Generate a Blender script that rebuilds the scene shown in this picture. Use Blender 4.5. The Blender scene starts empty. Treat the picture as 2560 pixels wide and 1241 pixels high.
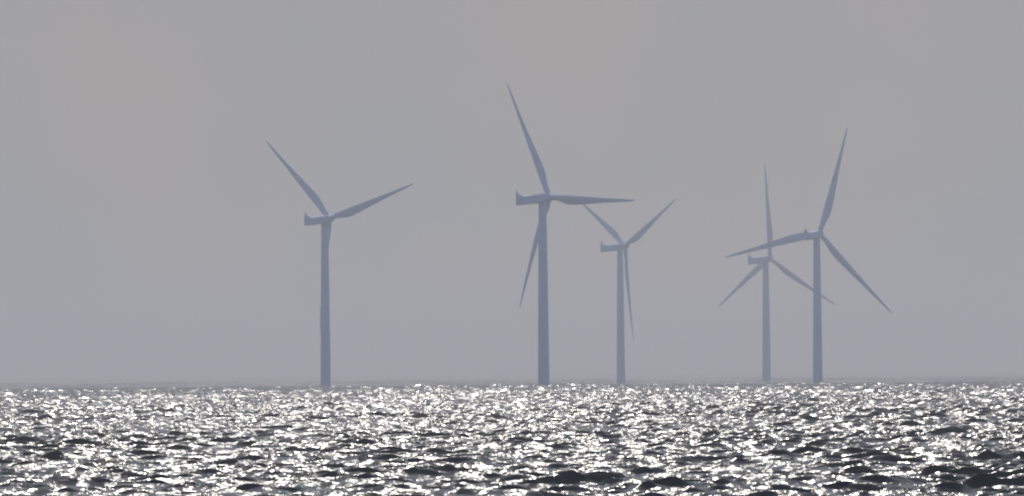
import bpy, bmesh, math, random
import numpy as np
from mathutils import Vector, Matrix, Euler

C = bpy.context.scene
col = C.collection
R = math.radians

# ------------------------------------------------------------------ camera
CAM_H = 6.3
cd = bpy.data.cameras.new('camera')
cam = bpy.data.objects.new('camera', cd)
col.objects.link(cam)
cd.sensor_width = 36.0
cd.lens = 219.4
cd.clip_start = 0.5
cd.clip_end = 90000
ROLL = R(0.40)
PITCH = R(1.14)
cam.location = (0, 0, CAM_H)
cam.rotation_euler = (Matrix.Rotation(R(90) + PITCH, 3, 'X') @ Matrix.Rotation(-ROLL, 3, 'Z')).to_euler()
cd.dof.use_dof = True                      # soft long-lens focus
cd.dof.focus_distance = 12.0
cd.dof.aperture_fstop = 219.4 / 1000 / 0.0036
C.camera = cam

# ------------------------------------------------------------------ light
VEIL, VEIL_TOP, VEIL_COL = 0.325, 0.35, (1.0, 0.985, 0.98)   # radiance, height (sine), tint
SUN_EL, SUN_AZ = R(49.5), R(1.2)               # azimuth to the right of the view axis (+Y)
w = bpy.data.worlds.new('World')
C.world = w
w.use_nodes = True
nt = w.node_tree
nt.nodes.clear()
out = nt.nodes.new('ShaderNodeOutputWorld')
bg = nt.nodes.new('ShaderNodeBackground')
sky = nt.nodes.new('ShaderNodeTexSky')
sky.sky_type = 'NISHITA'
sky.sun_disc = False
sky.sun_elevation = SUN_EL
sky.sun_rotation = SUN_AZ
sky.air_density = 1.0
sky.dust_density = 1.0
sky.ozone_density = 1.0
N, L = nt.nodes.new, nt.links.new
def wmath(op, a, b=None, clamp=False):
    n = N('ShaderNodeMath'); n.operation = op; n.use_clamp = clamp
    for i, v in enumerate((a, b)):
        if v is None:
            continue
        if isinstance(v, (int, float)):
            n.inputs[i].default_value = v
        else:
            L(v, n.inputs[i])
    return n.outputs[0]
# thin bright cloud veil low in the sky on the sun's side, clear sky above and behind
wtc = N('ShaderNodeTexCoord')
wsep = N('ShaderNodeSeparateXYZ')
L(wtc.outputs['Generated'], wsep.inputs[0])
el = wmath('ABSOLUTE', wsep.outputs['Z'])
low = wmath('SUBTRACT', 1.0, wmath('DIVIDE', wmath('SUBTRACT', el, 0.10), VEIL_TOP, True), True)
fwd = wmath('ADD', wmath('MULTIPLY', wsep.outputs['Y'], 1.3), 0.1, True)
fac = wmath('MULTIPLY', wmath('MULTIPLY', low, fwd), 0.95)
cn = N('ShaderNodeTexNoise')
cn.inputs['Scale'].default_value = 26
cn.inputs['Detail'].default_value = 3
cn.inputs['Roughness'].default_value = 0.4
L(wtc.outputs['Generated'], cn.inputs['Vector'])
cr = N('ShaderNodeValToRGB')
cr.color_ramp.elements[0].position = 0.36
cr.color_ramp.elements[1].position = 0.66
cr.color_ramp.elements[0].color = (0.91, 0.96, 1.02, 1)
cr.color_ramp.elements[1].color = (1.09, 1.0, 0.97, 1)
L(cn.outputs[0], cr.inputs[0])
veil = N('ShaderNodeMix'); veil.data_type = 'RGBA'; veil.blend_type = 'MULTIPLY'
veil.inputs['Factor'].default_value = 1.0
L(cr.outputs[0], veil.inputs['A'])
veil.inputs['B'].default_value = (*[VEIL / 0.09 * c for c in VEIL_COL], 1)
mx = N('ShaderNodeMix'); mx.data_type = 'RGBA'
L(fac, mx.inputs['Factor'])
L(sky.outputs[0], mx.inputs['A'])
L(veil.outputs['Result'], mx.inputs['B'])
bg.inputs['Strength'].default_value = 0.09
L(mx.outputs['Result'], bg.inputs[0])
nt.links.new(bg.outputs[0], out.inputs[0])

sd = bpy.data.lights.new('sun', 'SUN')
sd.energy = 2.0
sd.angle = R(0.6)
sd.color = (1.0, 0.94, 0.86)
sun = bpy.data.objects.new('sun', sd)
col.objects.link(sun)
d = Vector((math.sin(SUN_AZ) * math.cos(SUN_EL), math.cos(SUN_AZ) * math.cos(SUN_EL), math.sin(SUN_EL)))
sun.rotation_euler = d.to_track_quat('Z', 'Y').to_euler()
sun.location = (0, 300, 400)

C.view_settings.view_transform = 'Standard'
C.view_settings.look = 'None'
C.view_settings.gamma = 1
C.view_settings.exposure = 0.0
C.view_settings.use_curve_mapping = False
C.cycles.max_bounces = 6
C.cycles.volume_bounces = 1
C.cycles.sample_clamp_indirect = 10

# ------------------------------------------------------------------ materials
def mat(name):
    m = bpy.data.materials.new(name)
    m.use_nodes = True
    m.node_tree.nodes.clear()
    o = m.node_tree.nodes.new('ShaderNodeOutputMaterial')
    return m, m.node_tree, o

def paint(name, colr, rough):
    m, t, o = mat(name)
    b = t.nodes.new('ShaderNodeBsdfPrincipled')
    n = t.nodes.new('ShaderNodeTexNoise')
    n.inputs['Scale'].default_value = 0.35
    n.inputs['Detail'].default_value = 5
    tc = t.nodes.new('ShaderNodeTexCoord')
    r = t.nodes.new('ShaderNodeValToRGB')
    r.color_ramp.elements[0].position = 0.35
    r.color_ramp.elements[1].position = 0.65
    r.color_ramp.elements[0].color = (*[c * 0.86 for c in colr], 1)
    r.color_ramp.elements[1].color = (*colr, 1)
    t.links.new(tc.outputs['Object'], n.inputs['Vector'])
    t.links.new(n.outputs[0], r.inputs[0])
    t.links.new(r.outputs[0], b.inputs['Base Color'])
    b.inputs['Roughness'].default_value = rough
    t.links.new(b.outputs[0], o.inputs[0])
    return m

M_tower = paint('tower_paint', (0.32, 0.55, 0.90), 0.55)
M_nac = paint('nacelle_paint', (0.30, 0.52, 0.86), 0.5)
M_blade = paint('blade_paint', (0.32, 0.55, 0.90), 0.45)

CALM_Y = 2860.0
def sea_mat():
    m, t, o = mat('sea_water')
    N, L = t.nodes.new, t.links.new
    b = N('ShaderNodeBsdfPrincipled')
    b.inputs['Base Color'].default_value = (0.010, 0.018, 0.024, 1)
    b.inputs['IOR'].default_value = 1.33
    b.inputs['Roughness'].default_value = 0.08
    geo = N('ShaderNodeNewGeometry')
    n1 = N('ShaderNodeTexNoise'); n1.inputs['Scale'].default_value = 1.3; n1.inputs['Detail'].default_value = 5
    mp = N('ShaderNodeMapping'); mp.inputs['Scale'].default_value = (0.7, 1.0, 0.5)
    L(geo.outputs['Position'], mp.inputs['Vector'])
    L(mp.outputs[0], n1.inputs['Vector'])
    bp = N('ShaderNodeBump')
    bp.inputs['Strength'].default_value = 1.0
    bp.inputs['Distance'].default_value = 0.20
    L(n1.outputs[0], bp.inputs['Height'])
    L(bp.outputs[0], b.inputs['Normal'])
    # the quieter water beyond the wind line carries a fine rough sheen
    sp = N('ShaderNodeSeparateXYZ')
    L(geo.outputs['Position'], sp.inputs[0])
    mr = N('ShaderNodeMapRange')
    mr.inputs['From Min'].default_value = 2950
    mr.inputs['From Max'].default_value = 3150
    mr.inputs['To Min'].default_value = 0.18
    mr.inputs['To Max'].default_value = 0.16
    L(sp.outputs['Y'], mr.inputs['Value'])
    # cat's paws: ripple patches on the quiet water
    cp = N('ShaderNodeMapping'); cp.inputs['Scale'].default_value = (0.05, 0.006, 1)
    L(geo.outputs['Position'], cp.inputs['Vector'])
    cn = N('ShaderNodeTexNoise'); cn.inputs['Scale'].default_value = 1.0; cn.inputs['Detail'].default_value = 3
    L(cp.outputs[0], cn.inputs['Vector'])
    cm = N('ShaderNodeMapRange')
    cm.inputs['From Min'].default_value = 0.40
    cm.inputs['From Max'].default_value = 0.68
    cm.inputs['To Min'].default_value = 0.03
    cm.inputs['To Max'].default_value = 0.14
    L(cn.outputs[0], cm.inputs['Value'])
    L(cm.outputs[0], mr.inputs['To Max'])
    L(mr.outputs[0], b.inputs['Roughness'])
    mb = N('ShaderNodeMapRange')
    mb.inputs['From Min'].default_value = 2950
    mb.inputs['From Max'].default_value = 3100
    mb.inputs['To Min'].default_value = 1.0
    mb.inputs['To Max'].default_value = 0.01
    L(sp.outputs['Y'], mb.inputs['Value'])
    L(mb.outputs[0], bp.inputs['Strength'])
    L(b.outputs[0], o.inputs[0])
    return m
M_sea = sea_mat()

# ------------------------------------------------------------------ helpers
def link(o, parent=None):
    col.objects.link(o)
    if parent:
        o.parent = parent
    return o

def mesh_obj(name, bm, m, parent=None, smooth=True):
    me = bpy.data.meshes.new(name)
    bm.normal_update()
    bm.to_mesh(me)
    bm.free()
    me.materials.append(m)
    if smooth:
        for p in me.polygons:
            p.use_smooth = True
    return link(bpy.data.objects.new(name, me), parent)

def loft(bm, rings, cap=True):
    vs = [[bm.verts.new(p) for p in r] for r in rings]
    n = len(vs[0])
    for a, b in zip(vs[:-1], vs[1:]):
        for i in range(n):
            bm.faces.new((a[i], a[(i + 1) % n], b[(i + 1) % n], b[i]))
    if cap:
        bm.faces.new(list(reversed(vs[0])))
        bm.faces.new(vs[-1])
    bmesh.ops.recalc_face_normals(bm, faces=bm.faces[:])

# ------------------------------------------------------------------ sea
def build_sea():
    rs = [6.0]
    while rs[-1] < 240:
        rs.append(rs[-1] * 1.12)
    rs[-1] = 240.0
    while rs[-1] < 5200:
        rs.append(rs[-1] + max(0.24, rs[-1] * 0.00044))
    n_f = len(rs)
    while rs[-1] < 26000:
        rs.append(rs[-1] * 1.01)
    rs = np.array(rs)
    fine = np.linspace(R(-6.6), R(6.6), 720)
    side = np.linspace(R(6.8), R(80), 90)
    th = np.concatenate([-side[::-1], fine, side])
    rr, tt = np.meshgrid(rs, th, indexing='ij')
    X = rr * np.sin(tt)
    Y = rr * np.cos(tt)
    dr = np.gradient(rs)[:, None] * np.ones_like(X)
    dt = np.gradient(th)[None, :] * rr
    sp = np.maximum(dr, np.minimum(dt, 400))
    Z = np.zeros_like(X)
    DX = np.zeros_like(X)
    DY = np.zeros_like(X)
    rng = np.random.default_rng(7)
    # gusts: broad uneven patches of rougher and smoother water
    gust = np.zeros_like(X)
    for wl, am in ((420, .5), (260, .5), (150, .45), (85, .4), (46, .35), (24, .25)):
        for _ in range(3):
            a = rng.uniform(0, 6.283)
            gust += am * np.sin(2 * np.pi / wl * (X * math.cos(a) + Y * math.sin(a)) + rng.uniform(0, 6.283))
    gust /= 1.25
    line = np.clip((Y + 10 * np.sin(X / 45.0) - CALM_Y) / 30.0, 0, 1)
    near_amp = np.clip(1.05 + 0.14 * gust, 0.7, 1.4)
    far_amp = 0.02 + 1.6 * np.clip(gust - 0.9, 0, 0.5)
    calm = near_amp * (1 - line) + far_amp * line
    NC = 84
    lam = np.exp(np.linspace(np.log(0.6), np.log(11.0), NC))
    for l in lam:
        l *= rng.uniform(0.96, 1.04)
        k = 2 * np.pi / l
        a = R(-76) + rng.normal(0, R(27))       # travel direction, towards the camera
        kx, ky = k * math.cos(a), k * math.sin(a)
        slope = 0.080 if l < 3.5 else 0.080 * (3.5 / l) ** 0.75
        A = slope / k * rng.uniform(0.6, 1.3)
        wgt = np.clip((l / sp - 1.9) / 1.2, 0, 1)
        if not wgt.any():
            continue
        ph = kx * X + ky * Y + rng.uniform(0, 6.283)
        c, s = np.cos(ph), np.sin(ph)
        wgt = wgt * A * calm
        Z += wgt * c
        DX -= wgt * s * math.cos(a) * 0.65
        DY -= wgt * s * math.sin(a) * 0.65
    X += DX
    Y += DY
    nr, nc = X.shape
    co = np.stack([X, Y, Z], -1).reshape(-1, 3).astype(np.float32)
    idx = np.arange(nr * nc).reshape(nr, nc)
    q = np.stack([idx[:-1, :-1], idx[:-1, 1:], idx[1:, 1:], idx[1:, :-1]], -1).reshape(-1, 4).astype(np.int32)
    me = bpy.data.meshes.new('sea')
    me.vertices.add(len(co))
    me.vertices.foreach_set('co', co.ravel())
    me.loops.add(q.size)
    me.loops.foreach_set('vertex_index', q.ravel())
    me.polygons.add(len(q))
    me.polygons.foreach_set('loop_start', np.arange(0, q.size, 4, dtype=np.int32))
    me.polygons.foreach_set('use_smooth', np.ones(len(q), dtype=bool))
    me.update(calc_edges=True)
    me.materials.append(M_sea)
    o = link(bpy.data.objects.new('sea', me))
    o['kind'] = 'structure'
    o['label'] = 'choppy backlit sea glittering with sun glints'
    print('sea verts', len(co), 'rms', Z[:n_f].std())
build_sea()

# ------------------------------------------------------------------ turbine parts (metres, hub 90 m above the water, rotor axis along +Y)
HUB_Z, HUB_Y = 90.0, 4.2
TILT = R(6)

def tower_mesh(parent):
    bm = bmesh.new()
    prof = [(0.0, 2.75), (3, 2.75), (20, 2.60), (40, 2.42), (60, 2.2), (75, 2.0), (84, 1.88), (87.2, 1.85), (87.3, 2.1), (87.9, 2.1)]
    prof = [(-6.0, 2.75)] + prof
    n = 32
    loft(bm, [[(r * math.cos(2 * math.pi * i / n), r * math.sin(2 * math.pi * i / n), z) for i in range(n)] for z, r in prof])
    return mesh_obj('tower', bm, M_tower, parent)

def rrect(wd, hb, ht, y, rad, n=5):
    pts = []
    for cx, cz, a0 in ((wd - rad, ht - rad, 0), (-wd + rad, ht - rad, 90), (-wd + rad, hb + rad, 180), (wd - rad, hb + rad, 270)):
        for i in range(n):
            a = R(a0 + 90 * i / (n - 1))
            pts.append((cx + rad * math.cos(a), y, cz + rad * math.sin(a)))
    return pts

def nacelle_mesh(parent):
    # tilted with the shaft about the hub centre
    bm = bmesh.new()
    secs = [(-19.2, 1.35, -1.75, 1.55, 0.5), (-18.8, 1.75, -2.1, 1.9, 0.6), (-14, 2.0, -2.2, 2.0, 0.6),
            (-8, 2.05, -2.25, 2.0, 0.6), (-4, 2.05, -2.2, 2.0, 0.8), (-2.6, 1.9, -1.95, 1.9, 1.2), (-1.7, 1.6, -1.6, 1.6, 1.4)]
    loft(bm, [rrect(wd, hb, ht, y, rad) for y, wd, hb, ht, rad in secs])
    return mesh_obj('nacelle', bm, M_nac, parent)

def fin_mesh(parent):
    # cooler fin and mast that sweeps up from the rear of the nacelle roof
    bm = bmesh.new()
    rings = []
    for z, y0, y1, hw in ((1.85, -19.0, -16.6, 1.5), (2.2, -19.05, -17.0, 1.3), (2.7, -19.1, -18.1, 1.0), (3.4, -19.2, -18.6, 0.6),
                          (4.2, -19.3, -18.95, 0.3), (5.2, -19.4, -19.2, 0.15)):
        rings.append([(-hw, y0, z), (hw, y0, z), (hw, y1, z), (-hw, y1, z)])
    loft(bm, rings)
    return mesh_obj('weather_mast', bm, M_nac, parent, smooth=False)

def hub_mesh(parent):
    bm = bmesh.new()
    prof = [(-1.75, 1.55), (-1.2, 1.85), (0, 1.95), (1.1, 1.85), (2.0, 1.5), (2.7, 0.95), (3.05, 0.35), (3.1, 0.05)]
    n = 24
    loft(bm, [[(r * math.cos(2 * math.pi * i / n), y, r * math.sin(2 * math.pi * i / n)) for i in range(n)] for y, r in prof])
    return mesh_obj('hub', bm, M_nac, parent)

def airfoil(n=20):
    up = []
    for i in range(n):
        t = 2 * math.pi * i / n
        x = 0.5 + 0.5 * math.cos(t)            # 1 trailing .. 0 leading
        th = 5 * (0.2969 * math.sqrt(x) - 0.126 * x - 0.3516 * x * x + 0.2843 * x ** 3 - 0.1036 * x ** 4)
        up.append((x, th if math.sin(t) >= 0 else -th * 0.7))
    return up
AF = airfoil()

def blade_mesh(parent, L=63.0):
    bm = bmesh.new()
    st = [(0.018, 2.6, 1.0, 0.5), (0.05, 2.6, 1.0, 0.5), (0.09, 3.0, .75, .42), (0.14, 3.8, .45, .34), (0.19, 4.5, .33, .30),
          (0.24, 4.7, .28, .28), (0.32, 4.4, .25, .27), (0.42, 3.75, .22, .26), (0.55, 2.95, .20, .26), (0.68, 2.15, .18, .26),
          (0.80, 1.65, .17, .26), (0.90, 1.2, .16, .26), (0.96, .8, .15, .3), (0.99, .42, .15, .4), (1.0, .14, .15, .5)]
    rings = []
    n = len(AF)
    for f, c, tk, ax in st:
        z = f * L
        tw = R(16 * (1 - f) ** 2 + 2)
        circ = min(1, max(0, (tk - 0.4) / 0.6))
        cone = 2.2 * f ** 1.6
        ring = []
        for i, (x, y) in enumerate(AF):
            t = 2 * math.pi * i / n
            px = (x - ax) * c
            py = y * tk * c
            cx, cy = 0.5 * c * math.cos(t), 0.5 * c * math.sin(t)
            px = px * (1 - circ) + cx * circ
            py = py * (1 - circ) + cy * circ
            qx = px * math.cos(tw) - py * math.sin(tw)
            qy = px * math.sin(tw) + py * math.cos(tw)
            ring.append((qx, qy + cone, z))
        rings.append(ring)
    loft(bm, rings)
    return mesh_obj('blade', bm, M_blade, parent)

def set_pose(root, hub_h, size, theta):
    """Pose the parts of one turbine: shaft tilt, rotor angle, tower height (all in the turbine's own metres)."""
    top = Matrix.Translation((0, HUB_Y, hub_h)) @ Matrix.Rotation(TILT, 4, 'X')
    k = 0
    for ch in root.children:
        nm = ch.name.split('.')[0]
        if nm == 'tower':
            ch.scale = (1, 1, hub_h / HUB_Z)
        elif nm == 'blade':
            ch.matrix_basis = top @ Matrix.Rotation(R(90 - theta - 120 * k), 4, 'Y')
            k += 1
        else:
            ch.matrix_basis = top

def make_turbine():
    root = bpy.data.objects.new('wind_turbine', None)
    col.objects.link(root)
    root['category'] = 'wind turbine'
    root['group'] = 'offshore wind turbines standing in the sea'
    tower_mesh(root)
    n = nacelle_mesh(root)
    fin_mesh(n)
    hub_mesh(root)
    b = blade_mesh(root)
    for _ in range(2):
        c = b.copy()
        col.objects.link(c)
        c.parent = root
    return root

def copy_tree(o, parent=None):
    c = o.copy()
    col.objects.link(c)
    if parent:
        c.parent = parent
    for ch in list(o.children):
        copy_tree(ch, c)
    return c

F = 15600.0
def place(px, dist):
    return (px - 1280) / F * dist

#        tower x px, distance, metres per own metre, hub height, rotor cos, rotor angle, label
turbines = [
    (1357, 3000, 1.010, 89.5, 0.605, 117, 'tallest wind turbine, its long right blade reaching almost level over a more distant turbine'),
    (812, 3222, 0.955, 90.5, 0.740, 16, 'wind turbine standing alone well to the left of the others'),
    (1550, 4011, 0.985, 88.3, 0.600, 27.5, 'hazy wind turbine seen just beneath the level blade of the tallest turbine'),
    (1914, 4467, 1.100, 78.6, 0.700, 90, 'faintest wind turbine with one blade pointing straight up, close behind its darker neighbour'),
    (2042, 3510, 0.990, 84.0, 0.910, 72, 'rightmost wind turbine, one blade crossing the fainter turbine beside it'),
]
proto = make_turbine()
things = [proto] + [copy_tree(proto) for _ in turbines[1:]]
for o, (px, dist, s, hh, c, th, lab) in zip(things, turbines):
    x = place(px, dist)
    o.location = (x, dist, 0)
    o.scale = (s, s, s)
    o.rotation_euler = (0, 0, -(math.atan2(x, dist) + math.acos(c)))
    set_pose(o, hh, s, th)
    o['label'] = lab

# ------------------------------------------------------------------ haze
def build_haze():
    bm = bmesh.new()
    bmesh.ops.create_cube(bm, size=1.0)
    bmesh.ops.scale(bm, verts=bm.verts[:], vec=(64000, 30000, 180))
    bmesh.ops.translate(bm, verts=bm.verts[:], vec=(0, 13000, 180 / 2 - 2.5))
    m, t, o = mat('haze_air')
    v = t.nodes.new('ShaderNodeVolumePrincipled')
    v.inputs['Color'].default_value = (0.86, 0.85, 0.865, 1)
    v.inputs['Density'].default_value = 0.00020
    v.inputs['Anisotropy'].default_value = 0.35
    t.links.new(v.outputs[0], o.inputs['Volume'])
    h = mesh_obj('haze', bm, m, smooth=False)
    h['kind'] = 'stuff'
    h['label'] = 'pale sea haze'
    h['category'] = 'haze'
build_haze()
